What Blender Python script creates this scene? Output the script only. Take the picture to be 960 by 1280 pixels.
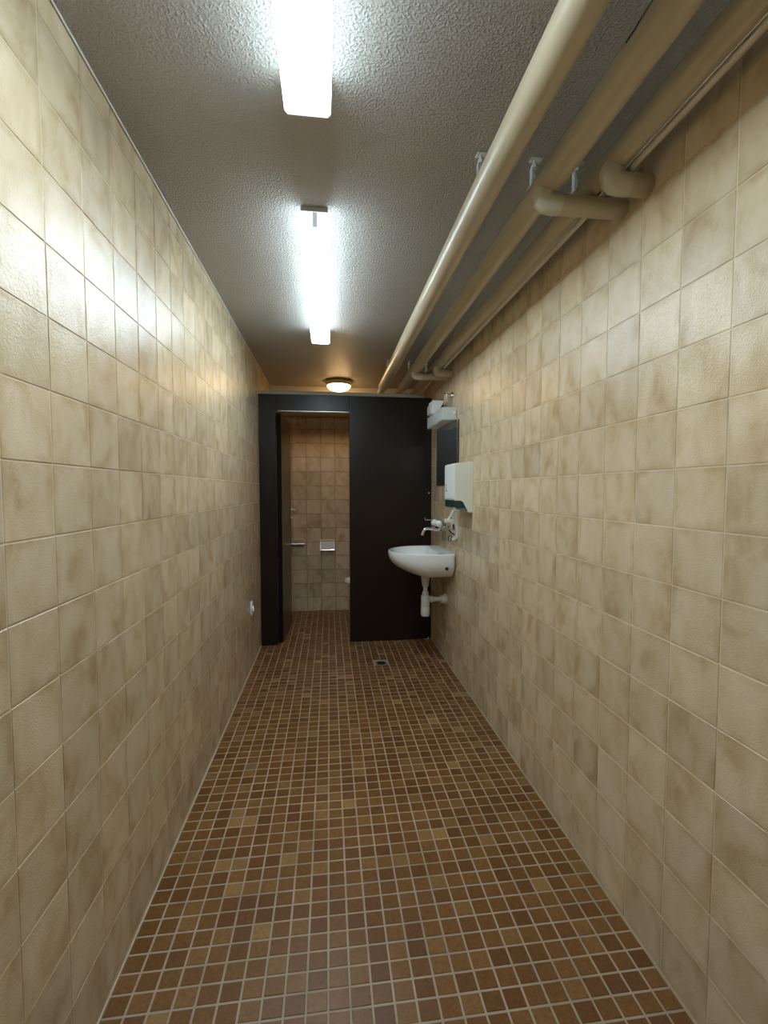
import bpy, math, random
from mathutils import Vector, Matrix
random.seed(7)
PI = math.pi
for o in list(bpy.data.objects): bpy.data.objects.remove(o)
C = bpy.context.scene.collection
scene = bpy.context.scene

# ------------------------------------------------------------ camera, world, exposure
CAMZ = 1.3224; YAW = 0.121; PITCH = -0.048; FPX = 563.68
cd = bpy.data.cameras.new('camera'); cam = bpy.data.objects.new('camera', cd); C.objects.link(cam)
cd.sensor_fit = 'VERTICAL'; cd.sensor_height = 36.0; cd.lens = FPX / 1280 * 36.0
cd.clip_start = 0.02
cam.location = (0, 0, CAMZ); cam.rotation_euler = (PI/2 + PITCH, 0, -YAW)
scene.camera = cam
world = bpy.data.worlds.new('world'); scene.world = world; world.use_nodes = True
world.node_tree.nodes['Background'].inputs[0].default_value = (0.02, 0.019, 0.017, 1)
scene.view_settings.view_transform = 'Standard'; scene.view_settings.look = 'None'
scene.view_settings.gamma = 1; scene.view_settings.use_curve_mapping = False
scene.view_settings.exposure = 0.0
TUBE_POWER = 37.0        # emission strength of the fluorescent diffusers
ROUND_POWER = 26.0

# room dimensions (metres)
XL, XR = -0.580, 0.892
ZC = 2.360
YR = -1.70              # wall behind the camera
YB = 4.95               # back wall of the stall
YBEAM = 4.62; ZBEAM = 2.113
YP = 3.88               # front face of the partition
T = 0.152               # wall tile pitch

# ------------------------------------------------------------ material helpers
def new_mat(name):
    m = bpy.data.materials.new(name); m.use_nodes = True
    nt = m.node_tree; b = nt.nodes['Principled BSDF']
    return m, nt, b
def nd(nt, typ, **kw):
    n = nt.nodes.new(typ)
    for k, v in kw.items():
        if k.startswith('i_'): n.inputs[k[2:].replace('_', ' ')].default_value = v
        else: setattr(n, k, v)
    return n
def lk(nt, a, b): nt.links.new(a, b)
def ramp(nt, fac, stops):
    r = nt.nodes.new('ShaderNodeValToRGB'); e = r.color_ramp.elements
    while len(e) < len(stops): e.new(0.5)
    for k, (p, c) in enumerate(stops): e[k].position = p; e[k].color = (*c, 1)
    lk(nt, fac, r.inputs[0]); return r
def simple(name, col, rough=0.5, metal=0.0, noise=0.0, nscale=20, bump=0.0, bscale=200, coat=0.0):
    m, nt, b = new_mat(name)
    b.inputs['Base Color'].default_value = (*col, 1)
    b.inputs['Roughness'].default_value = rough; b.inputs['Metallic'].default_value = metal
    b.inputs['Coat Weight'].default_value = coat
    tc = nd(nt, 'ShaderNodeTexCoord')
    if noise:
        n = nd(nt, 'ShaderNodeTexNoise'); n.inputs['Scale'].default_value = nscale; n.inputs['Detail'].default_value = 4
        lk(nt, tc.outputs['Object'], n.inputs['Vector'])
        r = ramp(nt, n.outputs['Fac'], [(0.3, tuple(c*(1-noise) for c in col)), (0.7, tuple(min(1, c*(1+noise)) for c in col))])
        lk(nt, r.outputs[0], b.inputs['Base Color'])
    if bump:
        n2 = nd(nt, 'ShaderNodeTexNoise'); n2.inputs['Scale'].default_value = bscale; n2.inputs['Detail'].default_value = 2
        lk(nt, tc.outputs['Object'], n2.inputs['Vector'])
        bp = nd(nt, 'ShaderNodeBump'); bp.inputs['Strength'].default_value = 0.6; bp.inputs['Distance'].default_value = bump
        lk(nt, n2.outputs['Fac'], bp.inputs['Height']); lk(nt, bp.outputs[0], b.inputs['Normal'])
    return m
def rand_node(nt):
    oi = nd(nt, 'ShaderNodeObjectInfo'); g = nd(nt, 'ShaderNodeNewGeometry')
    a = nd(nt, 'ShaderNodeMath', operation='ADD'); lk(nt, oi.outputs['Random'], a.inputs[0]); lk(nt, g.outputs['Random Per Island'], a.inputs[1])
    f = nd(nt, 'ShaderNodeMath', operation='FRACT'); lk(nt, a.outputs[0], f.inputs[0])
    return f.outputs[0]

def wall_tile_mat(name, c_light, c_mid, c_brown, stretch=(1.0, 0.62, 1)):
    m, nt, b = new_mat(name)
    uv = nd(nt, 'ShaderNodeUVMap'); rnd = rand_node(nt)
    w = nd(nt, 'ShaderNodeMath', operation='MULTIPLY'); lk(nt, rnd, w.inputs[0]); w.inputs[1].default_value = 91.7
    mp = nd(nt, 'ShaderNodeMapping'); mp.inputs['Scale'].default_value = stretch; lk(nt, uv.outputs[0], mp.inputs[0])
    n1 = nd(nt, 'ShaderNodeTexNoise', noise_dimensions='4D'); n1.inputs['Scale'].default_value = 1.7; n1.inputs['Detail'].default_value = 5; n1.inputs['Roughness'].default_value = 0.55
    n1.inputs['Distortion'].default_value = 0.5
    lk(nt, mp.outputs[0], n1.inputs['Vector']); lk(nt, w.outputs[0], n1.inputs['W'])
    r1 = ramp(nt, n1.outputs['Fac'], [(0.38, c_light), (0.55, c_mid), (0.76, c_brown)])
    # browner rims that fade in and out along the tile
    sep = nd(nt, 'ShaderNodeSeparateXYZ'); lk(nt, uv.outputs[0], sep.inputs[0])
    def edge(o):
        s = nd(nt, 'ShaderNodeMath', operation='SUBTRACT'); lk(nt, o, s.inputs[0]); s.inputs[1].default_value = 0.5
        a = nd(nt, 'ShaderNodeMath', operation='ABSOLUTE'); lk(nt, s.outputs[0], a.inputs[0]); return a.outputs[0]
    mx = nd(nt, 'ShaderNodeMath', operation='MAXIMUM'); lk(nt, edge(sep.outputs[0]), mx.inputs[0]); lk(nt, edge(sep.outputs[1]), mx.inputs[1])
    mr = nd(nt, 'ShaderNodeMapRange'); mr.inputs['From Min'].default_value = 0.36; mr.inputs['From Max'].default_value = 0.5
    lk(nt, mx.outputs[0], mr.inputs['Value'])
    n2 = nd(nt, 'ShaderNodeTexNoise', noise_dimensions='4D'); n2.inputs['Scale'].default_value = 1.8; n2.inputs['Detail'].default_value = 2
    w2 = nd(nt, 'ShaderNodeMath', operation='ADD'); lk(nt, w.outputs[0], w2.inputs[0]); w2.inputs[1].default_value = 13.0
    lk(nt, uv.outputs[0], n2.inputs['Vector']); lk(nt, w2.outputs[0], n2.inputs['W'])
    mr2 = nd(nt, 'ShaderNodeMapRange'); mr2.inputs['From Min'].default_value = 0.42; mr2.inputs['From Max'].default_value = 0.66
    lk(nt, n2.outputs['Fac'], mr2.inputs['Value'])
    em = nd(nt, 'ShaderNodeMath', operation='MULTIPLY'); lk(nt, mr.outputs[0], em.inputs[0]); lk(nt, mr2.outputs[0], em.inputs[1])
    em2 = nd(nt, 'ShaderNodeMath', operation='MULTIPLY'); lk(nt, em.outputs[0], em2.inputs[0]); em2.inputs[1].default_value = 0.65
    mix = nd(nt, 'ShaderNodeMix', data_type='RGBA'); lk(nt, em2.outputs[0], mix.inputs[0]); lk(nt, r1.outputs[0], mix.inputs[6])
    mix.inputs[7].default_value = (*c_brown, 1)
    # whole-tile tone
    hs = nd(nt, 'ShaderNodeHueSaturation'); mv = nd(nt, 'ShaderNodeMapRange'); mv.inputs['To Min'].default_value = 0.87; mv.inputs['To Max'].default_value = 1.07
    lk(nt, rnd, mv.inputs['Value']); lk(nt, mv.outputs[0], hs.inputs['Value']); lk(nt, mix.outputs[2], hs.inputs['Color'])
    lk(nt, hs.outputs[0], b.inputs['Base Color'])
    b.inputs['Roughness'].default_value = 0.20; b.inputs['Specular IOR Level'].default_value = 0.40
    n3 = nd(nt, 'ShaderNodeTexNoise', noise_dimensions='4D'); n3.inputs['Scale'].default_value = 36; n3.inputs['Detail'].default_value = 2
    lk(nt, uv.outputs[0], n3.inputs['Vector']); lk(nt, w.outputs[0], n3.inputs['W'])
    bp = nd(nt, 'ShaderNodeBump'); bp.inputs['Strength'].default_value = 0.7; bp.inputs['Distance'].default_value = 0.0015
    lk(nt, n3.outputs['Fac'], bp.inputs['Height']); lk(nt, bp.outputs[0], b.inputs['Normal'])
    return m

def mosaic_mat():
    m, nt, b = new_mat('mosaic_glaze')
    uv = nd(nt, 'ShaderNodeUVMap'); rnd = rand_node(nt)
    r = ramp(nt, rnd, [(0.0, (0.125, 0.050, 0.0125)), (0.3, (0.148, 0.062, 0.015)), (0.6, (0.168, 0.073, 0.018)), (0.84, (0.190, 0.087, 0.023)), (0.95, (0.218, 0.110, 0.034)), (0.988, (0.31, 0.175, 0.055)), (1.0, (0.14, 0.085, 0.05))])
    w = nd(nt, 'ShaderNodeMath', operation='MULTIPLY'); lk(nt, rnd, w.inputs[0]); w.inputs[1].default_value = 731.7
    n = nd(nt, 'ShaderNodeTexNoise', noise_dimensions='4D'); n.inputs['Scale'].default_value = 5; n.inputs['Detail'].default_value = 7; n.inputs['Roughness'].default_value = 0.85
    lk(nt, uv.outputs[0], n.inputs['Vector']); lk(nt, w.outputs[0], n.inputs['W'])
    mv = nd(nt, 'ShaderNodeMapRange'); mv.inputs['From Min'].default_value = 0.3; mv.inputs['From Max'].default_value = 0.7; mv.inputs['To Min'].default_value = 0.55; mv.inputs['To Max'].default_value = 1.5
    lk(nt, n.outputs['Fac'], mv.inputs['Value'])
    hs = nd(nt, 'ShaderNodeHueSaturation'); lk(nt, mv.outputs[0], hs.inputs['Value']); lk(nt, r.outputs[0], hs.inputs['Color'])
    lk(nt, hs.outputs[0], b.inputs['Base Color'])
    b.inputs['Roughness'].default_value = 0.33; b.inputs['Specular IOR Level'].default_value = 0.36
    n3 = nd(nt, 'ShaderNodeTexNoise', noise_dimensions='4D'); n3.inputs['Scale'].default_value = 14; n3.inputs['Detail'].default_value = 2
    lk(nt, uv.outputs[0], n3.inputs['Vector']); lk(nt, w.outputs[0], n3.inputs['W'])
    bp = nd(nt, 'ShaderNodeBump'); bp.inputs['Strength'].default_value = 0.5; bp.inputs['Distance'].default_value = 0.001
    lk(nt, n3.outputs['Fac'], bp.inputs['Height']); lk(nt, bp.outputs[0], b.inputs['Normal'])
    return m

def ceiling_mat():
    m, nt, b = new_mat('stippled_ceiling_paint')
    tc = nd(nt, 'ShaderNodeTexCoord')
    n = nd(nt, 'ShaderNodeTexNoise'); n.inputs['Scale'].default_value = 150; n.inputs['Detail'].default_value = 2.5; n.inputs['Roughness'].default_value = 0.5
    lk(nt, tc.outputs['Object'], n.inputs['Vector'])
    v = nd(nt, 'ShaderNodeTexVoronoi'); v.inputs['Scale'].default_value = 120; lk(nt, tc.outputs['Object'], v.inputs['Vector'])
    mr = nd(nt, 'ShaderNodeMapRange'); mr.inputs['From Min'].default_value = 0.46; mr.inputs['From Max'].default_value = 0.70; lk(nt, n.outputs['Fac'], mr.inputs['Value'])
    s = nd(nt, 'ShaderNodeMath', operation='MULTIPLY'); lk(nt, v.outputs['Distance'], s.inputs[0]); s.inputs[1].default_value = -0.45
    a = nd(nt, 'ShaderNodeMath', operation='ADD'); lk(nt, mr.outputs[0], a.inputs[0]); lk(nt, s.outputs[0], a.inputs[1])
    bp = nd(nt, 'ShaderNodeBump'); bp.inputs['Strength'].default_value = 1.0; bp.inputs['Distance'].default_value = 0.0024
    lk(nt, a.outputs[0], bp.inputs['Height']); lk(nt, bp.outputs[0], b.inputs['Normal'])
    n2 = nd(nt, 'ShaderNodeTexNoise'); n2.inputs['Scale'].default_value = 3; n2.inputs['Detail'].default_value = 3; lk(nt, tc.outputs['Object'], n2.inputs['Vector'])
    r = ramp(nt, n2.outputs['Fac'], [(0.3, (0.41, 0.375, 0.335)), (0.7, (0.45, 0.415, 0.37))])
    lk(nt, r.outputs[0], b.inputs['Base Color']); b.inputs['Roughness'].default_value = 0.42
    return m

def emit_mat(name, col, strength, base=(0.9, 0.9, 0.9)):
    m, nt, b = new_mat(name)
    b.inputs['Base Color'].default_value = (*base, 1); b.inputs['Roughness'].default_value = 0.35
    b.inputs['Emission Color'].default_value = (*col, 1); b.inputs['Emission Strength'].default_value = strength
    return m

M = {}
M['tile'] = wall_tile_mat('beige_glazed_tile', (0.68, 0.545, 0.38), (0.60, 0.465, 0.295), (0.43, 0.285, 0.14))
M['grout_shaded'] = simple('shaded_grout', (0.26, 0.18, 0.10), 0.85, noise=0.15, nscale=6)  # wall grout of the stall, with its shade put into the colour
M['grout_wall'] = simple('cream_grout', (0.62, 0.52, 0.36), 0.85, noise=0.12, nscale=6)
M['mosaic'] = mosaic_mat()
M['grout_floor'] = simple('tan_grout', (0.37, 0.285, 0.20), 0.55, noise=0.2, nscale=5)
M['ceiling'] = ceiling_mat()
M['beam'] = simple('beam_paint', (0.62, 0.55, 0.42), 0.55, bump=0.0006, bscale=90)
M['caulk'] = simple('white_caulk', (0.75, 0.72, 0.64), 0.6)
M['pipe'] = simple('cream_pipe_jacket', (0.50, 0.42, 0.29), 0.28, noise=0.05, nscale=8)
M['pipe_cap'] = simple('pale_elbow_jacket', (0.56, 0.52, 0.41), 0.33)
M['pale_pipe'] = simple('pale_pipe_paint', (0.72, 0.66, 0.52), 0.3)
M['laminate'] = simple('dark_brown_laminate', (0.017, 0.0095, 0.0065), 0.33, noise=0.12, nscale=3, bump=0.0002, bscale=300)
M['laminate'].node_tree.nodes['Principled BSDF'].inputs['Specular IOR Level'].default_value = 0.32
M['laminate_door'] = simple('brown_door_laminate', (0.035, 0.022, 0.014), 0.3, noise=0.12, nscale=3)
M['rail'] = simple('grey_painted_rail', (0.34, 0.32, 0.27), 0.4)
M['black_gap'] = simple('black_rubber', (0.01, 0.009, 0.008), 0.7)
M['black_gap'].node_tree.nodes['Principled BSDF'].inputs['Specular IOR Level'].default_value = 0.05
M['chrome'] = simple('chrome', (0.80, 0.80, 0.79), 0.13, 1.0)
M['brushed'] = simple('brushed_steel', (0.72, 0.71, 0.69), 0.36, 1.0)
M['flap_reflect'] = simple('steel_warm_reflection', (0.78, 0.72, 0.62), 0.6, 0.6)  # chrome flap; reflection of the warm walls is put into the tint
M['dark_steel'] = simple('dark_cast_steel', (0.05, 0.045, 0.04), 0.5, 0.5)
M['drain_rim'] = simple('dull_drain_rim', (0.22, 0.18, 0.13), 0.5, 0.3)
M['zinc'] = simple('zinc_plated_steel', (0.72, 0.72, 0.71), 0.42, 0.55, noise=0.3, nscale=60)
M['brass'] = simple('brass_ring', (0.80, 0.68, 0.44), 0.32, 0.8)
M['ceramic'] = simple('white_glazed_ceramic', (0.86, 0.87, 0.86), 0.12, coat=0.4)
M['plastic'] = simple('white_plastic', (0.82, 0.84, 0.80), 0.35)
M['cream_plastic'] = simple('cream_plastic', (0.78, 0.79, 0.68), 0.35)
M['pvc'] = simple('white_pvc', (0.70, 0.68, 0.66), 0.35)
M['teal'] = simple('dark_teal_window', (0.012, 0.045, 0.05), 0.15)
M['dark'] = simple('dark_slot', (0.01, 0.01, 0.01), 0.6)
M['mirror'] = simple('mirror_silver', (0.80, 0.83, 0.84), 0.03, 1.0)
M['grey_box'] = simple('light_grey_plastic', (0.60, 0.63, 0.62), 0.4)
M['red_dark'] = simple('dark_red_rubber', (0.06, 0.016, 0.012), 0.4)
M['housing'] = simple('lamp_housing_paint', (0.45, 0.43, 0.38), 0.5)
M['tube'] = emit_mat('lit_fluorescent_diffuser', (0.74, 0.90, 1.0), TUBE_POWER)
M['tube_side'] = emit_mat('lit_diffuser_side', (0.68, 0.88, 1.0), TUBE_POWER*0.30)
M['tube_end'] = emit_mat('lit_diffuser_end', (0.84, 0.94, 1.0), 1.1)
M['tube_shadow'] = emit_mat('diffuser_end_tube_shadow', (0.55, 0.68, 0.85), 0.55, (0.5, 0.5, 0.55))
M['globe'] = emit_mat('lit_warm_globe', (1.0, 0.63, 0.28), ROUND_POWER)
M['plaster'] = simple('cream_wall_paint', (0.55, 0.49, 0.38), 0.6)
M['door_paint'] = simple('brown_door_paint', (0.10, 0.06, 0.035), 0.4)

# ------------------------------------------------------------ mesh builder
class MB:
    def __init__(s): s.v = []; s.f = []; s.uv = None
    def add(s, vs, fs, mat=None):
        o = len(s.v)
        s.v += [tuple(mat @ Vector(p)) if mat else tuple(p) for p in vs]
        s.f += [tuple(i + o for i in f) for f in fs]; return s
    def box(s, a, b, ch=0.0, mat=None):
        x0, y0, z0 = (min(a[i], b[i]) for i in range(3)); x1, y1, z1 = (max(a[i], b[i]) for i in range(3))
        if ch <= 0:
            vs = [(x0,y0,z0),(x1,y0,z0),(x1,y1,z0),(x0,y1,z0),(x0,y0,z1),(x1,y0,z1),(x1,y1,z1),(x0,y1,z1)]
            return s.add(vs, [(0,3,2,1),(4,5,6,7),(0,1,5,4),(1,2,6,5),(2,3,7,6),(3,0,4,7)], mat)
        c = min(ch, (x1-x0)/2.01, (y1-y0)/2.01, (z1-z0)/2.01)
        vs = []; idx = {}
        for i, sx in enumerate((x0, x1)):
            for j, sy in enumerate((y0, y1)):
                for k, sz in enumerate((z0, z1)):
                    dx = c if i == 0 else -c; dy = c if j == 0 else -c; dz = c if k == 0 else -c
                    idx[(i,j,k,0)] = len(vs); vs.append((sx, sy+dy, sz+dz))
                    idx[(i,j,k,1)] = len(vs); vs.append((sx+dx, sy, sz+dz))
                    idx[(i,j,k,2)] = len(vs); vs.append((sx+dx, sy+dy, sz))
        F = []
        for i in (0, 1):
            q = [idx[(i,0,0,0)], idx[(i,1,0,0)], idx[(i,1,1,0)], idx[(i,0,1,0)]]; F.append(q if i else q[::-1])
            q = [idx[(0,i,0,1)], idx[(0,i,1,1)], idx[(1,i,1,1)], idx[(1,i,0,1)]]; F.append(q if i else q[::-1])
            q = [idx[(0,0,i,2)], idx[(1,0,i,2)], idx[(1,1,i,2)], idx[(0,1,i,2)]]; F.append(q if i else q[::-1])
        for i in (0, 1):
            for j in (0, 1):
                F.append([idx[(i,j,0,0)], idx[(i,j,1,0)], idx[(i,j,1,1)], idx[(i,j,0,1)]])
                F.append([idx[(i,0,j,0)], idx[(i,1,j,0)], idx[(i,1,j,2)], idx[(i,0,j,2)]])
                F.append([idx[(0,i,j,1)], idx[(1,i,j,1)], idx[(1,i,j,2)], idx[(0,i,j,2)]])
                for k in (0, 1): F.append([idx[(i,j,k,0)], idx[(i,j,k,1)], idx[(i,j,k,2)]])
        return s.add(vs, F, mat)
    def prism(s, poly, axis, a, b, mat=None):      # polygon extruded along one axis
        n = len(poly); vs = []
        for t in (a, b):
            for p in poly:
                q = [p[0], p[1]]; q.insert('xyz'.index(axis), t); vs.append(tuple(q))
        F = [tuple(range(n)), tuple(range(2*n-1, n-1, -1))] + [(i, (i+1) % n, n+(i+1) % n, n+i) for i in range(n)]
        return s.add(vs, F, mat)
    def tube(s, pts, r, n=16, caps=True, mat=None):
        pts = [Vector(p) for p in pts]; rs = r if isinstance(r, (list, tuple)) else [r]*len(pts)
        prev = None; rings = []
        for i, p in enumerate(pts):
            d = (pts[min(i+1, len(pts)-1)] - pts[max(i-1, 0)]).normalized()
            if prev is None:
                up = Vector((0,0,1)) if abs(d.z) < 0.9 else Vector((1,0,0)); a = d.cross(up).normalized()
            else: a = (prev - d*prev.dot(d)).normalized()
            prev = a; b = d.cross(a)
            rings.append([tuple(p + (a*math.cos(2*PI*k/n) + b*math.sin(2*PI*k/n))*rs[i]) for k in range(n)])
        vs = [q for rg in rings for q in rg]; F = []
        for i in range(len(rings)-1):
            for k in range(n): F.append((i*n+k, i*n+(k+1) % n, (i+1)*n+(k+1) % n, (i+1)*n+k))
        if caps: F.append(tuple(range(n))[::-1]); F.append(tuple(range((len(rings)-1)*n, len(rings)*n)))
        return s.add(vs, F, mat)
    def lathe(s, prof, n=32, mat=None):            # profile (r, z) about local z
        vs = []; F = []
        for r, z in prof:
            for k in range(n): vs.append((r*math.cos(2*PI*k/n), r*math.sin(2*PI*k/n), z))
        for i in range(len(prof)-1):
            for k in range(n): F.append((i*n+k, i*n+(k+1) % n, (i+1)*n+(k+1) % n, (i+1)*n+k))
        F.append(tuple(range(n))[::-1]); F.append(tuple(range((len(prof)-1)*n, len(prof)*n)))
        return s.add(vs, F, mat)
    def loft(s, rings, cap0=True, cap1=True, mat=None):
        n = len(rings[0]); vs = [q for rg in rings for q in rg]; F = []
        for i in range(len(rings)-1):
            for k in range(n): F.append((i*n+k, i*n+(k+1) % n, (i+1)*n+(k+1) % n, (i+1)*n+k))
        if cap0: F.append(tuple(range(n))[::-1])
        if cap1: F.append(tuple(range((len(rings)-1)*n, len(rings)*n)))
        return s.add(vs, F, mat)
    def mesh(s, name, m, smooth=False):
        me = bpy.data.meshes.new(name); me.from_pydata(s.v, [], s.f); me.materials.append(m)
        import bmesh as _b
        bm = _b.new(); bm.from_mesh(me); _b.ops.recalc_face_normals(bm, faces=bm.faces); bm.to_mesh(me); bm.free()
        if smooth:
            for p in me.polygons: p.use_smooth = True
            me.set_sharp_from_angle(angle=math.radians(40))
        return me
    def build(s, name, m, parent=None, smooth=False, origin=None):
        if origin is not None:
            s.v = [(x-origin[0], y-origin[1], z-origin[2]) for x, y, z in s.v]
        o = bpy.data.objects.new(name, s.mesh(name, m, smooth)); C.objects.link(o)
        if parent: o.parent = parent
        if origin is not None: o.location = origin
        return o
def sph(c, r, n=20, k=10, sz=1.0):
    b = MB(); b.lathe([(max(1e-4, r*math.sin(PI*i/k)), -r*sz*math.cos(PI*i/k)) for i in range(k+1)], n, Matrix.Translation(c)); return b
def XF(loc, rx=0, ry=0, rz=0):
    return Matrix.Translation(loc) @ Matrix.Rotation(rz, 4, 'Z') @ Matrix.Rotation(ry, 4, 'Y') @ Matrix.Rotation(rx, 4, 'X')
def thing(name, label, cat, group=None, loc=(0, 0, 0)):
    # parts are modelled in room coordinates; the empty stands at the thing's base
    o = bpy.data.objects.new(name, None); C.objects.link(o); o.location = loc; o.empty_display_size = 0.05
    o['label'] = label; o['category'] = cat
    if group: o['group'] = group
    return o
def part(mb, name, m, parent, smooth=False, label=None):
    base = Vector((0, 0, 0)); p = parent
    while p is not None: base += p.location; p = p.parent
    mb.v = [(x-base.x, y-base.y, z-base.z) for x, y, z in mb.v]
    o = bpy.data.objects.new(name, mb.mesh(name, m, smooth)); C.objects.link(o); o.parent = parent
    if label: o['label'] = label
    return o
def tag(o, label, cat, group=None):
    o['label'] = label; o['category'] = cat
    if group: o['group'] = group
    return o
def struct(o): o['kind'] = 'structure'; return o

# ------------------------------------------------------------ tiles
cy_, sy_ = math.cos(YAW), math.sin(YAW); cp_, sp_ = math.cos(PITCH), math.sin(PITCH)
FW = Vector((sy_*cp_, cy_*cp_, sp_)); RT = Vector((cy_, -sy_, 0)); UP = RT.cross(FW)
def proj(p):
    d = Vector(p) - Vector((0, 0, CAMZ)); z = d.dot(FW)
    if z < 0.05: return None
    return (480 + FPX*d.dot(RT)/z, 640 - FPX*d.dot(UP)/z)
def size_in_photo(corners):
    ps = [proj(c) for c in corners]
    if any(p is None for p in ps): return 0
    cx = sum(p[0] for p in ps)/4; cyy = sum(p[1] for p in ps)/4
    x = [min(max(p[0], 0), 960) for p in ps]; y = [min(max(p[1], 0), 1280) for p in ps]
    if max(x)-min(x) < 0.5 or max(y)-min(y) < 0.5: return 0
    return 0.5*abs(sum(x[i]*y[(i+1) % 4] - x[(i+1) % 4]*y[i] for i in range(4)))
tile_cache = {}
def tile_shape(w, h, th, ch, full_w, full_h):
    """one tile, local xy centred, back at z=-th, face at z=0; uv 0..1 over a full tile"""
    x, y = w/2, h/2
    vs = [(-x,-y,-th),(x,-y,-th),(x,y,-th),(-x,y,-th),
          (-x,-y,-ch),(x,-y,-ch),(x,y,-ch),(-x,y,-ch),
          (-x+ch,-y+ch,0),(x-ch,-y+ch,0),(x-ch,y-ch,0),(-x+ch,y-ch,0)]
    F = [(0,1,5,4),(1,2,6,5),(2,3,7,6),(3,0,4,7),(4,5,9,8),(5,6,10,9),(6,7,11,10),(7,4,8,11),(8,9,10,11)]
    return vs, F
def add_uv(me, coords):
    uv = me.uv_layers.new(name='UVMap')
    for l in me.loops: uv.data[l.index].uv = coords[l.vertex_index]
def tile_surface(parent, name, mat, corner, ua, va, na, cells, th, ch, limit, wob, off):
    """cells: (u0,u1,v0,v1) along ua/va from corner; na = outward normal. The tile faces are level with the plane."""
    corner, ua, va, na = map(Vector, (corner, ua, va, na))
    R = Matrix((ua, va, na)).transposed().to_4x4()
    items = []
    for (u0, u1, v0, v1) in cells:
        cs = [corner + ua*u + va*v for u, v in ((u0, v0), (u1, v0), (u1, v1), (u0, v1))]
        items.append((size_in_photo(cs), (u0, u1, v0, v1)))
    items.sort(key=lambda t: -t[0])
    singles = [c for a, c in items[:limit] if a > 0]; rest = [c for a, c in items if c not in set(singles)]
    base = parent.location if parent else Vector((0, 0, 0))
    for c in singles:
        w, h = c[1]-c[0], c[3]-c[2]; key = (name, round(w, 4), round(h, 4), id(mat))
        if key not in tile_cache:
            vs, F = tile_shape(w, h, th, ch, 0, 0); me = bpy.data.meshes.new(name); me.from_pydata(vs, [], F); me.materials.append(mat)
            add_uv(me, [(vx/max(w, h)+0.5, vy/max(w, h)+0.5) for vx, vy, _ in vs]); tile_cache[key] = me
        o = bpy.data.objects.new(name, tile_cache[key]); C.objects.link(o); o.parent = parent
        ctr = corner + ua*((c[0]+c[1])/2) + va*((c[2]+c[3])/2) + na*random.uniform(-off, off)
        tw = Matrix.Rotation(random.uniform(-wob, wob), 4, 'X') @ Matrix.Rotation(random.uniform(-wob, wob), 4, 'Y')
        o.matrix_local = Matrix.Translation(ctr - base) @ R @ tw
    if rest:
        V = []; Fs = []; UV = []
        for c in rest:
            w, h = c[1]-c[0], c[3]-c[2]; vs, F = tile_shape(w, h, th, ch, 0, 0)
            ctr = corner + ua*((c[0]+c[1])/2) + va*((c[2]+c[3])/2) + na*random.uniform(-off, off)
            tw = Matrix.Rotation(random.uniform(-wob, wob), 4, 'X') @ Matrix.Rotation(random.uniform(-wob, wob), 4, 'Y')
            Mx = Matrix.Translation(ctr) @ R @ tw; k = len(V)
            V += [tuple(Mx @ Vector(p)) for p in vs]; Fs += [tuple(i+k for i in f) for f in F]
            UV += [(vx/max(w, h)+0.5, vy/max(w, h)+0.5) for vx, vy, _ in vs]
        me = bpy.data.meshes.new(name+'_field'); me.from_pydata(V, [], Fs); me.materials.append(mat); add_uv(me, UV)
        o = bpy.data.objects.new(name+'_field', me); C.objects.link(o); o.parent = parent; o['kind'] = 'stuff'
def spans(lo, hi, joint, pitch, gap, minw=0.012):
    k = math.floor((lo-joint)/pitch); out = []
    while joint + k*pitch < hi:
        a = max(lo, joint+k*pitch) + gap/2; b = min(hi, joint+(k+1)*pitch) - gap/2
        if b-a > minw: out.append((a, b))
        k += 1
    return out
def grid(us, vs): return [(a, b, c, d) for a, b in us for c, d in vs]

TH = 0.0014
ZJ = 1.378; ZRL = 0.0
# ---- room shell (grout surfaces; tiles are their children)
floor = struct(MB().box((XL-0.1, YR-0.1, -0.06), (XR+0.1, YB+0.1, -TH)).build('floor', M['grout_floor']))
ceil = struct(MB().box((XL-0.1, YR-0.1, ZC), (XR+0.1, YBEAM+0.01, ZC+0.06)).build('ceiling', M['ceiling']))
wl = struct(MB().box((XL-0.1, YR-0.1, -0.06), (XL-TH, YB+0.1, ZC+0.06)).build('wall_left', M['grout_wall']))
wr = struct(MB().box((XR+TH, YR-0.1, -0.06), (XR+0.1, YB+0.1, ZC+0.06)).build('wall_right', M['grout_wall']))
wb = struct(MB().box((XL-0.1, YB+TH, -0.06), (XR+0.1, YB+0.1, ZC+0.06)).build('wall_back', M['grout_shaded']))
wz = struct(MB().box((XL-0.1, YR-0.1, -0.06), (XR+0.1, YR, ZC+0.06)).build('wall_rear', M['plaster']))
bm_ = struct(MB().box((XL+0.0005, YBEAM, ZBEAM), (XR-0.0005, YB-0.0005, ZC+0.05)).build('beam', M['beam']))
tr = struct(MB().box((XL+0.0002, YR, ZC-0.006), (XL+0.006, YBEAM, ZC), 0.002).build('trim_1', M['caulk']))
tr2 = struct(MB().box((XL+0.0002, YR, 0.0), (XL+0.004, YP-0.001, 0.0025), 0.001).build('trim_2', M['grout_wall']))
GAP = 0.0030
zs = spans(0.0, ZC-0.004, ZJ, T, GAP)
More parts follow.
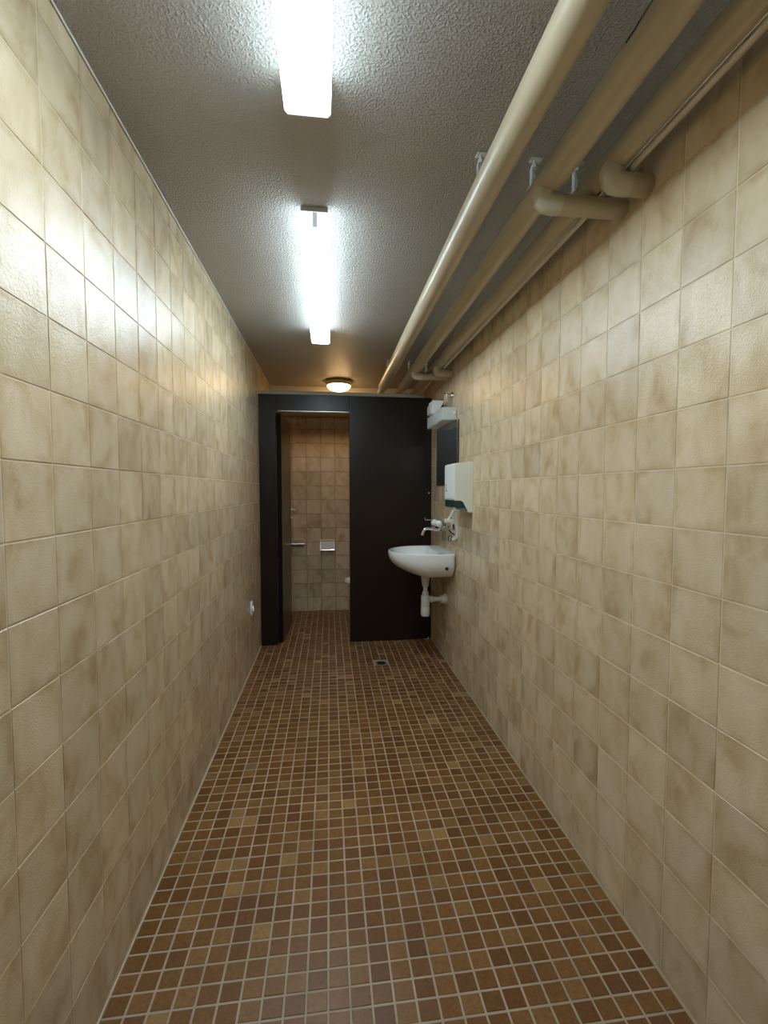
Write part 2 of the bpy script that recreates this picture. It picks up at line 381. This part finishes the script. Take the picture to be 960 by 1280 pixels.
# tile faces: left wall looks +x, right wall -x, back wall -y
tile_surface(wl, 'wall_tile', M['tile'], (XL, 0, 0), (0, 1, 0), (0, 0, 1), (1, 0, 0), grid(spans(YR, YB, 1.0356, T, GAP), zs), TH, 0.0011, 299, 0.0035, 0.00025)
tile_surface(wr, 'wall_tile', M['tile'], (XR, 0, 0), (0, -1, 0), (0, 0, 1), (-1, 0, 0), grid([(-b, -a) for a, b in spans(YR, YB, 0.9220, T, GAP)], zs), TH, 0.0011, 299, 0.0035, 0.00025)
zsb = spans(0.0, ZBEAM-0.001, 0.0, 0.1525, GAP)
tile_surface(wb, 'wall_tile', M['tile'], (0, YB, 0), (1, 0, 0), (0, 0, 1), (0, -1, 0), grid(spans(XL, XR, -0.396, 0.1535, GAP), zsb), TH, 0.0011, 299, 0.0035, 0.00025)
# mosaic floor: 26 columns between the walls
PX, PY, G = (XR+0.009-XL-0.006)/26, 0.0522, 0.0060
us = [(XL+0.003+k*PX+G/2, min(XR, XL+0.003+(k+1)*PX-G/2)) for k in range(26)]
vs_ = spans(YR, YB, 1.666, PY, G)
def off_drain(c): return not (c[0] < 0.425 and c[1] > 0.352 and c[2] < 3.41 and c[3] > 3.335)
tile_surface(floor, 'mosaic_tile', M['mosaic'], (0, 0, 0), (1, 0, 0), (0, 1, 0), (0, 0, 1), [c for c in grid(us, vs_) if off_drain(c)], TH, 0.0009, 299, 0.006, 0.0002)

# rear door behind the camera
d = MB().box((-0.30, YR+0.002, 0.0), (0.56, YR+0.045, 2.02), 0.004).build('door_1', M['door_paint']); struct(d)
h = MB().tube([(0.47, YR+0.045, 1.02), (0.47, YR+0.095, 1.02), (0.36, YR+0.095, 1.02)], 0.009, 12); part(h, 'door_handle', M['brushed'], d, True)

# ------------------------------------------------------------ fluorescent ceiling lamps
def batten(y0, y1, label):
    xc = -0.048; t = thing('ceiling_lamp', label, 'lamp', 'tube lamps in line on the ceiling', (xc, (y0+y1)/2, ZC))
    part(MB().box((xc-0.050, y0+0.004, ZC-0.024), (xc+0.050, y1-0.004, ZC), 0.003), 'housing', M['housing'], t)
    def sec(w0, w1, z0, z1): return [(xc-w0, z0), (xc+w0, z0), (xc+w1, z1), (xc-w1, z1)]
    zb, zt = ZC-0.094, ZC-0.0215
    prof = [(xc-0.050, zb), (xc+0.050, zb), (xc+0.0575, zb+0.008), (xc+0.0595, zt), (xc-0.0595, zt), (xc-0.0575, zb+0.008)]
    ya, yb_ = y0+0.006, y1-0.006
    dm = part(MB().prism(prof, 'y', ya, yb_), 'diffuser', M['tube_side'], t)
    part(MB().box((xc-0.0495, ya+0.0005, zb-0.0012), (xc+0.0495, yb_-0.0005, zb-0.0002)), 'bottom_lens', M['tube'], t)
    for a, b in ((y0, y0+0.0055), (y1-0.0055, y1)):
        e = part(MB().prism(prof, 'y', a, b), 'end_cap', M['tube_end'], t)
    part(MB().box((xc-0.006, y0-0.0012, zb+0.018), (xc+0.010, y0-0.0002, zt-0.003)), 'tube_shadow_strip', M['tube_shadow'], t)  # shadow of the tube end behind the diffuser, put in as a dimmer strip
    part(MB().tube([(xc+0.03, y1+0.001, zt+0.002), (xc+0.03, y1+0.007, zt-0.004), (xc+0.03, y1+0.006, zt-0.012)], 0.0012, 6), 'clip', M['zinc'], t)
    return t
batten(-0.07, 1.200, 'white fluorescent tube lamp nearest the camera, cut off by the top edge')
batten(1.715, 2.985, 'white fluorescent tube lamp in mid corridor, further of the two long lamps')

# ------------------------------------------------------------ round warm lamp over the stall
LY = 4.36
t = thing('round_ceiling_lamp', 'small round warm ceiling lamp with a brass ring above the stall doorway', 'lamp', None, (0.098, LY, ZC))
X = Matrix.Translation((0.098, LY, 0))
part(MB().lathe([(0.112, ZC-0.0005), (0.122, ZC-0.004), (0.130, ZC-0.020), (0.127, ZC-0.030), (0.118, ZC-0.040), (0.112, ZC-0.046), (0.104, ZC-0.047)], 40, X), 'ring', M['brass'], t, True)
part(MB().lathe([(0.110, ZC-0.047)] + [(0.110*math.cos(a*PI/16), ZC-0.047-0.050*math.sin(a*PI/16)) for a in range(0, 8)] + [(0.006, ZC-0.0970)], 40, X), 'glass_dome', M['globe'], t, True)
part(sph((0.03, 4.22, ZC-0.047), 0.008, 10, 6), 'screw_knob', M['brass'], t, True)

# ------------------------------------------------------------ pipes under the ceiling
def pipe(x, z, r, y0, y1, label, mat='pipe', seams=()):
    t = thing('ceiling_pipe', label, 'pipe', 'pipes running under the ceiling', (x, y0, z))
    part(MB().tube([(x, y0, z), (x, y1, z)], r, 32), 'jacket', M[mat], t, True)
    for s in seams: part(MB().tube([(x, s, z), (x, s+0.045, z)], r+0.0012, 32), 'joint_sleeve', M[mat], t, True)
    return t
ZP = 2.232
def branch(t, x0, y, r, mp=0.0):
    """elbow out of the underside of a pipe, then straight into the right wall"""
    zb = 2.172
    pts = [(x0+0.030, y, ZP-0.02), (x0+0.020, y, zb+0.020), (x0+0.022, y, zb+0.010), (x0+0.032, y, zb+0.002), (x0+0.046, y, zb), (x0+0.072, y, zb)]
    part(MB().tube(pts, r, 24), 'elbow', M['pipe_cap'], t, True)
    if x0+0.073 < XR-0.01:
        part(MB().tube([(x0+0.070, y, zb), (XR-0.001, y, zb)], r-0.0012, 24), 'branch', M['pipe'], t, True)
p1 = pipe(0.476, ZP, 0.0425, YR, 3.965, 'thick cream pipe furthest from the wall, leftmost of the ceiling pipes', seams=())
part(MB().tube([(0.476, 3.90, ZP), (0.476, 3.925, ZP)], 0.0445, 32), 'end_band', M['pipe_cap'], p1, True)
part(MB().tube([(0.476, 3.955, ZP), (0.476, 4.2, ZP), (0.476, YBEAM, ZP)], 0.028, 24), 'bare_pipe', M['pipe'], p1, True)
p2 = pipe(0.650, ZP, 0.039, YR, 3.97, 'cream insulated pipe in the middle of the three thick ones', seams=())
branch(p2, 0.612, 1.312, 0.0295); branch(p2, 0.616, 3.352, 0.029)
part(MB().tube([(0.650, 3.96, ZP), (0.650, 4.2, ZP), (0.650, 4.55, ZP), (0.650, YBEAM, ZP)], 0.026, 20), 'bare_pipe', M['pipe'], p2, True)
p3 = pipe(0.791, ZP+0.002, 0.0335, YR, 4.0, 'cream insulated pipe third from the left, beside the wall', seams=())
branch(p3, 0.757, 1.205, 0.0300); branch(p3, 0.757, 3.242, 0.029)
part(MB().tube([(0.791, 3.99, ZP), (0.791, YBEAM, ZP)], 0.022, 20), 'bare_pipe', M['pipe'], p3, True)
p4 = pipe(0.832, CAMZ+0.889, 0.0093, YR, YBEAM, 'thin cream pipe running in the corner along the right wall', 'pale_pipe')
# torn edge of the jacket on the middle pipe
tp = []
for k in range(12):
    y = 0.62 + k*0.026; a = math.radians(172 - 30*math.exp(-((y-0.82)/0.06)**2) + 4*math.sin(k*2.1))
    tp.append((0.650 + 0.0392*math.cos(a), y, ZP + 0.0392*math.sin(a)))
part(MB().tube(tp, 0.0022, 6), 'loose_seam', M['dark'], p2, True)
# hangers
def hanger(x, y, r, label):
    t = thing('pipe_hanger', label, 'pipe hanger', 'metal hangers holding the ceiling pipes', (x, y, ZC))
    part(MB().box((x-0.018, y-0.012, ZC-0.004), (x+0.018, y+0.012, ZC), 0.001), 'ceiling_plate', M['zinc'], t)
    rod = MB().tube([(x-0.004, y, ZC-0.003), (x-0.004, y, ZP+r)], 0.0045, 10)
    for k in range(7): rod.tube([(x-0.004, y, ZC-0.010-k*0.007), (x-0.004, y, ZC-0.0125-k*0.007)], 0.0062, 10)
    part(rod, 'threaded_rod', M['zinc'], t, True)
    part(MB().tube([(x-0.004, y, ZC-0.018), (x-0.004, y, ZC-0.028)], 0.011, 6), 'nut', M['zinc'], t)
    n = 28; ring = []
    for k in range(n+1):
        a = 2*PI*k/n; ring.append((x + (r+0.0028)*math.cos(a), z_ := ZP + (r+0.0028)*math.sin(a)))
    b = MB()
    for k in range(n):
        (xa, za), (xb, zb) = ring[k], ring[k+1]
        sx = lambda X_, Z_, e: (x + (X_-x)*(1+e), ZP + (Z_-ZP)*(1+e))
        xa2, za2 = sx(xa, za, -0.05); xb2, zb2 = sx(xb, zb, -0.05)
        b.prism([(xa, za), (xb, zb), (xb2, zb2), (xa2, za2)], 'y', y-0.008, y+0.008)
    return t, b
hl = [(0.476, 0.0425, 'leftmost pipe'), (0.650, 0.039, 'middle thick pipe'), (0.791, 0.0335, 'pipe next to the wall')]
for x, r, nm in hl:
    for y, where in ((1.40, 'by the near elbows'), (3.62, 'at its far end by the partition')):
        t, b = hanger(x, y, r, 'zinc hanger of the %s, %s' % (nm, where))
        # short saddle on top of the pipe
        part(MB().box((x-0.022, y-0.009, ZP+r-0.001), (x+0.012, y+0.009, ZP+r+0.004), 0.001), 'saddle', M['zinc'], t)
        part(MB().box((x-0.015, y-0.008, ZP+r+0.004), (x-0.0105, y+0.008, ZC-0.028), 0.0008), 'strap', M['zinc'], t)

# ------------------------------------------------------------ toilet stall partition
XO0, XO1 = -0.441, 0.175; ZO = 1.990; ZPT = 2.122
t = thing('toilet_cubicle', 'dark brown laminate cubicle front with an open door closing off the toilet', 'cubicle', None, (0.15, YP, 0))
part(MB().box((XL+0.002, YP, 0.002), (XO0, YP+0.035, ZPT), 0.0015), 'side_panel', M['laminate'], t)
part(MB().box((XO0+0.0005, YP, ZO), (XO1-0.0005, YP+0.035, ZPT), 0.0015), 'header_panel', M['laminate'], t)
part(MB().box((XO1, YP, 0.006), (XR-0.002, YP+0.035, ZPT), 0.0015), 'wide_panel', M['laminate'], t)
part(MB().box((XL+0.020, YP-0.004, ZPT+0.0005), (XR-0.06, YP+0.040, ZPT+0.031), 0.004), 'top_rail', M['rail'], t)
part(MB().box((XO0+0.022, YP-0.0015, ZO-0.0055), (XO1-0.001, YP+0.036, ZO-0.0005), 0.001), 'header_trim', M['brushed'], t)
for z in (1.30, 0.012): part(sph((0.868, YP-0.002, z), 0.007, 10, 6), 'screw_cap', M['plastic'], t, True)
part(MB().box((0.83, YP-0.006, 0.0), (0.885, YP-0.0005, 0.004), 0.001), 'floor_bracket', M['zinc'], t)
# door, standing open into the stall; modelled along +y then turned about the hinge
hx, hy = -0.401, YP+0.042; ang = -math.atan2(0.028, 0.61)
DX = XF((hx, hy, 0), rz=ang)
dm = MB().box((-0.0385, 0.001, 0.012), (0, 0.60, 1.975), 0.0015, DX); door = part(dm, 'door', M['laminate_door'], t)
part(MB().box((0.0003, 0.535, 0.985), (0.007, 0.568, 1.185), 0.002, DX), 'handle_plate', M['chrome'], door)
part(MB().tube([(0.006, 0.552, 1.135), (0.048, 0.552, 1.135), (0.052, 0.545, 1.135), (0.052, 0.44, 1.135)], 0.0085, 12, mat=DX), 'handle', M['brushed'], door, True)
part(MB().tube([(0.006, 0.552, 1.055), (0.020, 0.552, 1.055)], 0.010, 12, mat=DX), 'lock_knob', M['brushed'], door, True)
part(MB().box((-0.039, 0.0, 0.0125), (-0.0005, 0.0009, 1.9745), 0, DX), 'edge_band', M['black_gap'], door)

# ------------------------------------------------------------ inside the stall
t = thing('wall_shelf', 'narrow chrome shelf on the stall back wall beside the open door', 'shelf', None, (-0.335, YB, 0.74))
part(MB().prism([(YB-0.0005, 0.784), (YB-0.030, 0.782), (YB-0.080, 0.758), (YB-0.082, 0.748), (YB-0.074, 0.752), (YB-0.030, 0.770), (YB-0.0005, 0.771)], 'x', -0.405, -0.262), 'lid', M['brushed'], t)
part(MB().prism([(YB-0.0005, 0.762), (YB-0.062, 0.762), (YB-0.050, 0.735), (YB-0.0005, 0.735)], 'x', -0.400, -0.267), 'tray', M['brushed'], t)
t = thing('paper_holder', 'chrome toilet paper holder with a bright curved flap on the stall back wall', 'paper holder', None, (-0.02, YB, 0.72))
part(MB().box((-0.098, YB-0.004, 0.668), (0.057, YB-0.0005, 0.785), 0.001), 'back_plate', M['brushed'], t)
part(MB().prism([(YB-0.034, 0.770), (YB-0.046, 0.684), (YB-0.048, 0.684), (YB-0.036, 0.770)], 'x', -0.090, 0.049), 'flap', M['flap_reflect'], t)
part(MB().tube([(-0.094, YB-0.060, 0.677), (0.053, YB-0.060, 0.677)], 0.007, 14), 'spindle', M['chrome'], t, True)
part(MB().box((-0.098, YB-0.040, 0.770), (0.057, YB-0.004, 0.784), 0.003), 'top_bar', M['brushed'], t)
for xx in (-0.0975, 0.0535): part(MB().prism([(YB-0.004, 0.770), (YB-0.036, 0.770), (YB-0.066, 0.672), (YB-0.004, 0.672)], 'x', xx, xx+0.003), 'side_plate', M['brushed'], t)

# toilet (its rim tip shows past the partition edge)
def ell(cx, cy, z, a, b, n=40, back=None):
    out = []
    for k in range(n):
        th = 2*PI*k/n; x = cx + a*math.cos(th); y = cy + b*math.sin(th)
        if back is not None: x = min(x, back)
        out.append((x, y, z))
    return out
ty = 4.42; t = thing('toilet', 'white ceramic toilet mostly hidden behind the brown partition', 'toilet', None, (0.42, ty, 0))
b = MB().loft([ell(0.47, ty, 0.002, 0.20, 0.105), ell(0.47, ty, 0.06, 0.185, 0.095), ell(0.46, ty, 0.16, 0.19, 0.10), ell(0.45, ty, 0.28, 0.215, 0.14), ell(0.425, ty, 0.36, 0.222, 0.160), ell(0.415, ty, 0.405, 0.235, 0.172),
               ell(0.415, ty, 0.410, 0.228, 0.165), ell(0.40, ty, 0.40, 0.19, 0.125), ell(0.42, ty, 0.30, 0.15, 0.10), ell(0.46, ty, 0.22, 0.06, 0.05)])
part(b, 'bowl', M['ceramic'], t, True)
b = MB().loft([ell(0.405, ty, 0.4155, 0.248, 0.182), ell(0.405, ty, 0.430, 0.258, 0.186), ell(0.405, ty, 0.434, 0.250, 0.178)])
part(b, 'seat', M['plastic'], t, True)
b = MB().loft([ell(0.405, ty, 0.436, 0.252, 0.180), ell(0.405, ty, 0.450, 0.250, 0.178), ell(0.405, ty, 0.456, 0.225, 0.155)])
part(b, 'lid', M['plastic'], t, True)
part(MB().box((0.70, ty-0.19, 0.40), (0.885, ty+0.19, 0.78), 0.02), 'cistern', M['ceramic'], t)
part(MB().box((0.60, ty-0.10, 0.30), (0.72, ty+0.10, 0.412), 0.01), 'cistern_neck', M['ceramic'], t)
part(MB().tube([(0.79, ty, 0.779), (0.79, ty, 0.79)], 0.02, 16), 'flush_button', M['chrome'], t, True)

# ------------------------------------------------------------ wash basin
ys = 3.355
def sp(v, p): return math.copysign(abs(v)**p, v)
def dring(front, back, hw, z, xm, n=72, pb=0.14, rise=0.0):
    out = []
    for k in range(n):
        th = 2*PI*k/n; c, s_ = math.cos(th), math.sin(th)
        if c < 0: x = xm + (xm-front)*c; y = hw*s_
        else: x = xm + (back-xm)*sp(c, pb) if pb != 1 else xm + (back-xm)*c; y = hw*sp(s_, pb) if pb != 1 else hw*s_
        out.append((x, ys+y, z + rise*max(0, -c)))
    return out
W0 = XR-0.0015
t = thing('wash_basin', 'white ceramic wash basin hung on the right wall in front of the partition', 'basin', None, (W0, ys, 0.78))
rings = []
for s_ in (1.0, 0.97, 0.9, 0.78, 0.62, 0.45, 0.28, 0.12, 0.03):
    q = s_**2.6
    rings.append(dring(0.440 + 0.200*q, W0, 0.272*(1-0.36*s_**4), 0.862-0.172*s_, 0.735, rise=0.0*s_))
rings.append(dring(0.441, W0, 0.271, 0.867, 0.735))
rings.append(dring(0.448, W0-0.002, 0.265, 0.871, 0.735))
rings.append(dring(0.466, W0-0.085, 0.246, 0.870, 0.70, pb=0.45))
rings.append(dring(0.474, W0-0.095, 0.236, 0.863, 0.70, pb=0.5))
for q, dep in ((0.10, 0.84), (0.24, 0.80), (0.42, 0.765), (0.62, 0.745), (0.82, 0.735), (0.93, 0.732)):
    rings.append(dring(0.474+0.231*q, (W0-0.095)-0.055*q, 0.236*(1-q), dep, 0.70+0.027*q, pb=0.5+0.5*q if 0.5+0.5*q < 0.99 else 1))
basin = part(MB().loft(rings), 'basin_body', M['ceramic'], t, True)
part(MB().lathe([(0.0295, 0.7325), (0.031, 0.735), (0.024, 0.7365), (0.020, 0.733)], 24, Matrix.Translation((0.727, ys, 0))), 'drain', M['chrome'], t, True)
ynear = ys-0.272
part(MB().tube([(0.823, ynear+0.022, 0.768), (0.823, ynear+0.0005, 0.768)], 0.012, 18), 'mounting_hole', M['dark'], t, True)
# bottle trap
t = thing('bottle_trap', 'white plastic bottle trap under the basin leading into the right wall', 'drain trap', None, (0.727, ys, 0.36))
X = Matrix.Translation((0.727, ys, 0))
part(MB().lathe([(0.030, 0.699), (0.034, 0.688), (0.034, 0.672), (0.032, 0.668), (0.032, 0.655), (0.029, 0.640), (0.026, 0.606), (0.021, 0.600)], 28, Matrix.Translation((0.727, ys, -0.0125))), 'collar', M['pvc'], t, True)
part(MB().lathe([(0.030, 0.671), (0.0335, 0.670), (0.0335, 0.6655), (0.030, 0.664)], 28, X), 'gasket', M['red_dark'], t, True)
part(MB().lathe([(0.0165, 0.602), (0.0165, 0.535)], 24, X), 'tail_pipe', M['pvc'], t, True)
part(MB().lathe([(0.022, 0.548), (0.024, 0.545), (0.024, 0.525), (0.032, 0.520), (0.0335, 0.512), (0.0335, 0.440), (0.032, 0.436), (0.0345, 0.433), (0.0345, 0.372), (0.030, 0.362)], 32, X), 'bottle', M['pvc'], t, True)
X = XF((0.727, ys, 0.488), ry=PI/2)
part(MB().lathe([(0.024, 0.025), (0.024, 0.058), (0.0165, 0.060), (0.0165, 0.128)], 24, X), 'outlet_pipe', M['pvc'], t, True)
part(MB().lathe([(0.026, 0.115), (0.030, 0.118), (0.030, 0.140), (0.039, 0.143), (0.039, XR-0.727-0.001)], 28, X), 'wall_flange', M['pvc'], t, True)

# wall mixer tap with two white knobs
t = thing('wall_tap', 'chrome wall mixer tap with two round white knobs and a bent spout', 'tap', None, (XR, ys, 1.03))
for dy in (-0.075, 0.075):
    part(MB().lathe([(0.030, 0.0005), (0.028, 0.008), (0.015, 0.014), (0.013, 0.055)], 24, XF((XR, ys+dy, 1.035), ry=-PI/2)), 'wall_rosette', M['chrome'], t, True)
part(MB().tube([(XR-0.052, ys-0.095, 1.035), (XR-0.052, ys-0.05, 1.035), (XR-0.052, ys+0.05, 1.035), (XR-0.052, ys+0.095, 1.035)], [0.016, 0.019, 0.019, 0.016], 20), 'tap_body', M['chrome'], t, True)
for dy in (-0.078, 0.078):
    part(MB().tube([(XR-0.052, ys+dy, 1.040), (XR-0.070, ys+dy, 1.058)], 0.010, 14), 'valve_stem', M['chrome'], t, True)
    part(sph((XR-0.080, ys+dy, 1.074), 0.025, 22, 12, 0.95), 'knob', M['plastic'], t, True, 'white ball knob')
part(MB().tube([(XR-0.052, ys, 1.028), (XR-0.070, ys, 1.020), (XR-0.11, ys, 1.028), (XR-0.152, ys, 1.034), (XR-0.170, ys, 1.030), (XR-0.182, ys, 1.014), (XR-0.190, ys, 0.992)], [0.012, 0.0115, 0.011, 0.0108, 0.011, 0.011, 0.0105], 16), 'spout', M['chrome'], t, True)
part(MB().tube([(XR-0.190, ys, 0.993), (XR-0.193, ys, 0.982)], 0.0125, 16), 'aerator', M['chrome'], t, True)
# chrome shelf dish beyond the tap
t = thing('soap_dish', 'small chrome soap dish on the wall behind the white tap knobs', 'soap dish', None, (XR, 3.55, 1.088))
part(MB().box((XR-0.140, 3.50, 1.086), (XR-0.040, 3.60, 1.092), 0.002), 'tray', M['chrome'], t)
part(MB().tube([(XR-0.140, 3.50, 1.100), (XR-0.140, 3.60, 1.100)], 0.004, 10), 'rail', M['chrome'], t, True)
part(MB().tube([(XR-0.0005, 3.55, 1.088), (XR-0.05, 3.55, 1.088)], 0.007, 12), 'bracket', M['chrome'], t, True)

# elbow soap dispenser (bottle missing)
yd = 3.088
t = thing('soap_dispenser', 'white wall bracket of a soap dispenser between towel box and basin', 'soap dispenser', None, (XR, yd, 1.08))
part(MB().prism([(yd-0.030, 0.985), (yd+0.030, 0.985), (yd+0.032, 1.06), (yd+0.026, 1.13), (yd+0.012, 1.185), (yd-0.012, 1.185), (yd-0.026, 1.13), (yd-0.032, 1.06)], 'x', XR-0.012, XR-0.0005), 'back_plate', M['cream_plastic'], t)
part(MB().prism([(XR-0.010, 1.183), (XR-0.028, 1.183), (XR-0.046, 1.145), (XR-0.064, 1.120), (XR-0.060, 1.10), (XR-0.030, 1.085), (XR-0.010, 1.03)], 'y', yd-0.018, yd+0.018), 'pump_arm', M['cream_plastic'], t)
part(MB().box((XR-0.088, yd-0.020, 1.095), (XR-0.030, yd+0.020, 1.122), 0.004), 'lever_head', M['cream_plastic'], t)
part(MB().box((XR-0.085, yd-0.016, 1.066), (XR-0.058, yd+0.016, 1.083), 0.003), 'bottle_clip', M['chrome'], t)
part(MB().tube([(XR-0.046, yd-0.020, 1.128), (XR-0.046, yd-0.017, 1.128)], 0.005, 10), 'pivot', M['dark'], t, True)
part(MB().box((XR-0.034, yd-0.0335, 1.050), (XR-0.026, yd-0.010, 1.088), 0.002), 'slot', M['dark'], t)
part(MB().tube([(XR-0.085, yd, 1.058), (XR-0.045, yd, 1.050), (XR-0.012, yd, 1.046)], 0.0045, 8), 'support_wire', M['chrome'], t, True)
part(MB().tube([(XR-0.058, yd, 1.045), (XR-0.045, yd, 1.030), (XR-0.034, yd, 1.020), (XR-0.012, yd, 1.010)], 0.006, 10), 'nozzle', M['red_dark'], t, True)
part(MB().tube([(XR-0.060, yd, 0.995), (XR-0.056, yd, 0.962), (XR-0.042, yd, 0.962), (XR-0.036, yd, 1.0), (XR-0.045, yd, 1.008), (XR-0.060, yd, 0.995)], 0.0035, 8), 'wire_loop', M['dark'], t, True)
part(MB().prism([(XR-0.005, 0.998), (XR-0.035, 0.985), (XR-0.030, 0.970), (XR-0.012, 0.978), (XR-0.005, 0.985)], 'y', yd-0.014, yd+0.014), 'drip_tongue', M['cream_plastic'], t)

# mirror
o = thing('mirror', 'frameless rectangular mirror on the right wall under the white light box', 'mirror', None, (XR, 3.355, 1.366))
part(MB().box((XR-0.012, 3.047, 1.366), (XR-0.010, 3.650, 1.811)), 'mirror_glass', M['mirror'], o)
part(MB().box((XR-0.0098, 3.045, 1.365), (XR-0.0005, 3.651, 1.811)), 'backing', M['dark'], o)
for z in (1.42, 1.76): part(MB().box((XR-0.014, 3.6515, z), (XR-0.0005, 3.662, z+0.02), 0.001), 'clip', M['chrome'], o)

# light box above the mirror
t = thing('mirror_light', 'long white unlit light box above the mirror on the right wall', 'light fixture', None, (XR, 3.37, 1.815))
part(MB().box((XR-0.108, 3.095, 1.815), (XR-0.0005, 3.575, 1.902), 0.003), 'casing', M['grey_box'], t)
part(MB().box((XR-0.105, 3.10, 1.8128), (XR-0.03, 3.57, 1.8149)), 'lens', M['plastic'], t)
part(sph((XR-0.022, 3.090, 1.862), 0.012, 16, 8), 'switch_knob', M['plastic'], t, True)
t = thing('wall_box', 'small white box standing on top of the mirror light box', 'box', None, (XR-0.07, 3.49, 1.902))
part(MB().box((XR-0.113, 3.37, 1.9025), (XR-0.030, 3.50, 2.002), 0.003), 'casing', M['plastic'], t)
part(MB().prism([(XR-0.1133, 1.90), (XR-0.124, 1.905), (XR-0.126, 1.955), (XR-0.122, 1.975), (XR-0.1133, 1.985)], 'y', 3.40, 3.50), 'rounded_cover', M['grey_box'], t)
part(MB().tube([(XR-0.121, 3.47, 1.905), (XR-0.123, 3.47, 1.888)], 0.006, 10), 'knob', M['dark'], t, True)
part(MB().tube([(XR-0.095, 3.40, 2.0055), (XR-0.080, 3.44, 2.013), (XR-0.06, 3.45, 2.007), (XR-0.045, 3.42, 2.012), (XR-0.030, 3.38, 2.010)], 0.0035, 6), 'cable', M['dark'], t, True)

# chrome shut-off valve
t = thing('shutoff_valve', 'small chrome angle valve on the wall above the mirror light box', 'valve', None, (XR, 3.22, 2.0))
part(MB().lathe([(0.028, 0.0005), (0.026, 0.006), (0.012, 0.012), (0.010, 0.05)], 20, XF((XR, 3.22, 2.008), ry=-PI/2)), 'rosette', M['chrome'], t, True)
part(MB().tube([(XR-0.045, 3.22, 2.012), (XR-0.045, 3.22, 1.975), (XR-0.055, 3.25, 1.950)], [0.014, 0.013, 0.010], 14), 'valve_body', M['chrome'], t, True)
part(MB().tube([(XR-0.045, 3.22, 2.010), (XR-0.045, 3.22, 2.030)], [0.008, 0.018], 12), 'valve_wheel', M['chrome'], t, True)
part(MB().tube([(XR-0.055, 3.25, 1.952), (XR-0.058, 3.29, 1.940), (XR-0.060, 3.32, 1.926), (XR-0.060, 3.33, 1.9035)], 0.008, 10), 'hose', M['dark'], t, True)

# paper towel dispenser
y0, y1 = 2.735, 2.975; xf = XR-0.112
t = thing('towel_dispenser', 'white paper towel dispenser with dark teal base window on the right wall', 'dispenser', None, (XR, (y0+y1)/2, 1.18))
side = [(XR-0.0005, 1.185), (XR-0.028, 1.185), (XR-0.062, 1.250), (XR-0.080, 1.2585), (xf, 1.2585), (xf-0.004, 1.262), (xf-0.004, 1.485), (xf+0.003, 1.492), (XR-0.0005, 1.503)]
part(MB().prism(side, 'y', y0, y1), 'casing', M['cream_plastic'], t)
part(MB().box((xf-0.0075, y0+0.006, 1.268), (xf-0.0042, y1-0.006, 1.482), 0.001), 'cover_panel', M['plastic'], t)
part(MB().prism([(xf-0.003, 1.2582), (xf-0.003, 1.216), (xf+0.012, 1.208), (XR-0.052, 1.212), (XR-0.030, 1.190), (XR-0.0295, 1.1885), (XR-0.062, 1.2495), (XR-0.078, 1.2582)], 'y', y0+0.002, y1-0.002), 'base_window', M['teal'], t)
part(MB().box((xf-0.0085, y1-0.045, 1.318), (xf-0.0074, y1-0.040, 1.362)), 'window_slot', M['dark'], t)
part(MB().box((xf-0.0085, y1-0.066, 1.315), (xf-0.0074, y1-0.040, 1.321)), 'window_slot', M['dark'], t)

# socket on the left wall
yk, zk = 3.415, 0.445
t = thing('wall_socket', 'small white wall socket low on the left wall near the partition', 'socket', None, (XL, yk, zk))
pl = [(yk + 0.036*sp(math.cos(a*PI/12), 0.6), zk + 0.054*sp(math.sin(a*PI/12), 0.6)) for a in range(24)]
part(MB().prism(pl, 'x', XL+0.0005, XL+0.009), 'cover_plate', M['plastic'], t)
part(MB().lathe([(0.024, 0.008), (0.024, 0.016), (0.020, 0.018), (0.018, 0.013)], 24, XF((XL, yk, zk-0.005), ry=PI/2)), 'socket_cup', M['plastic'], t, True)

# floor drain
t = thing('floor_drain', 'small dark floor drain with a grey rim in the mosaic before the partition', 'drain', None, (0.3885, 3.3725, 0))
part(MB().box((0.345, 3.331, -0.0013), (0.432, 3.414, 0.0012), 0.001), 'rim', M['drain_rim'], t)
g = MB().lathe([(0.033, 0.0012), (0.033, 0.0022), (0.0325, 0.0024)], 28, Matrix.Translation((0.3885, 3.3725, 0)))
gr = part(g, 'grate', M['dark'], t)
for k in range(5): part(MB().box((0.3885-0.026, 3.3725-0.022+k*0.011-0.0015, 0.0024), (0.3885+0.026, 3.3725-0.022+k*0.011+0.0015, 0.0034)), 'grate_bar', M['dark_steel'], t)
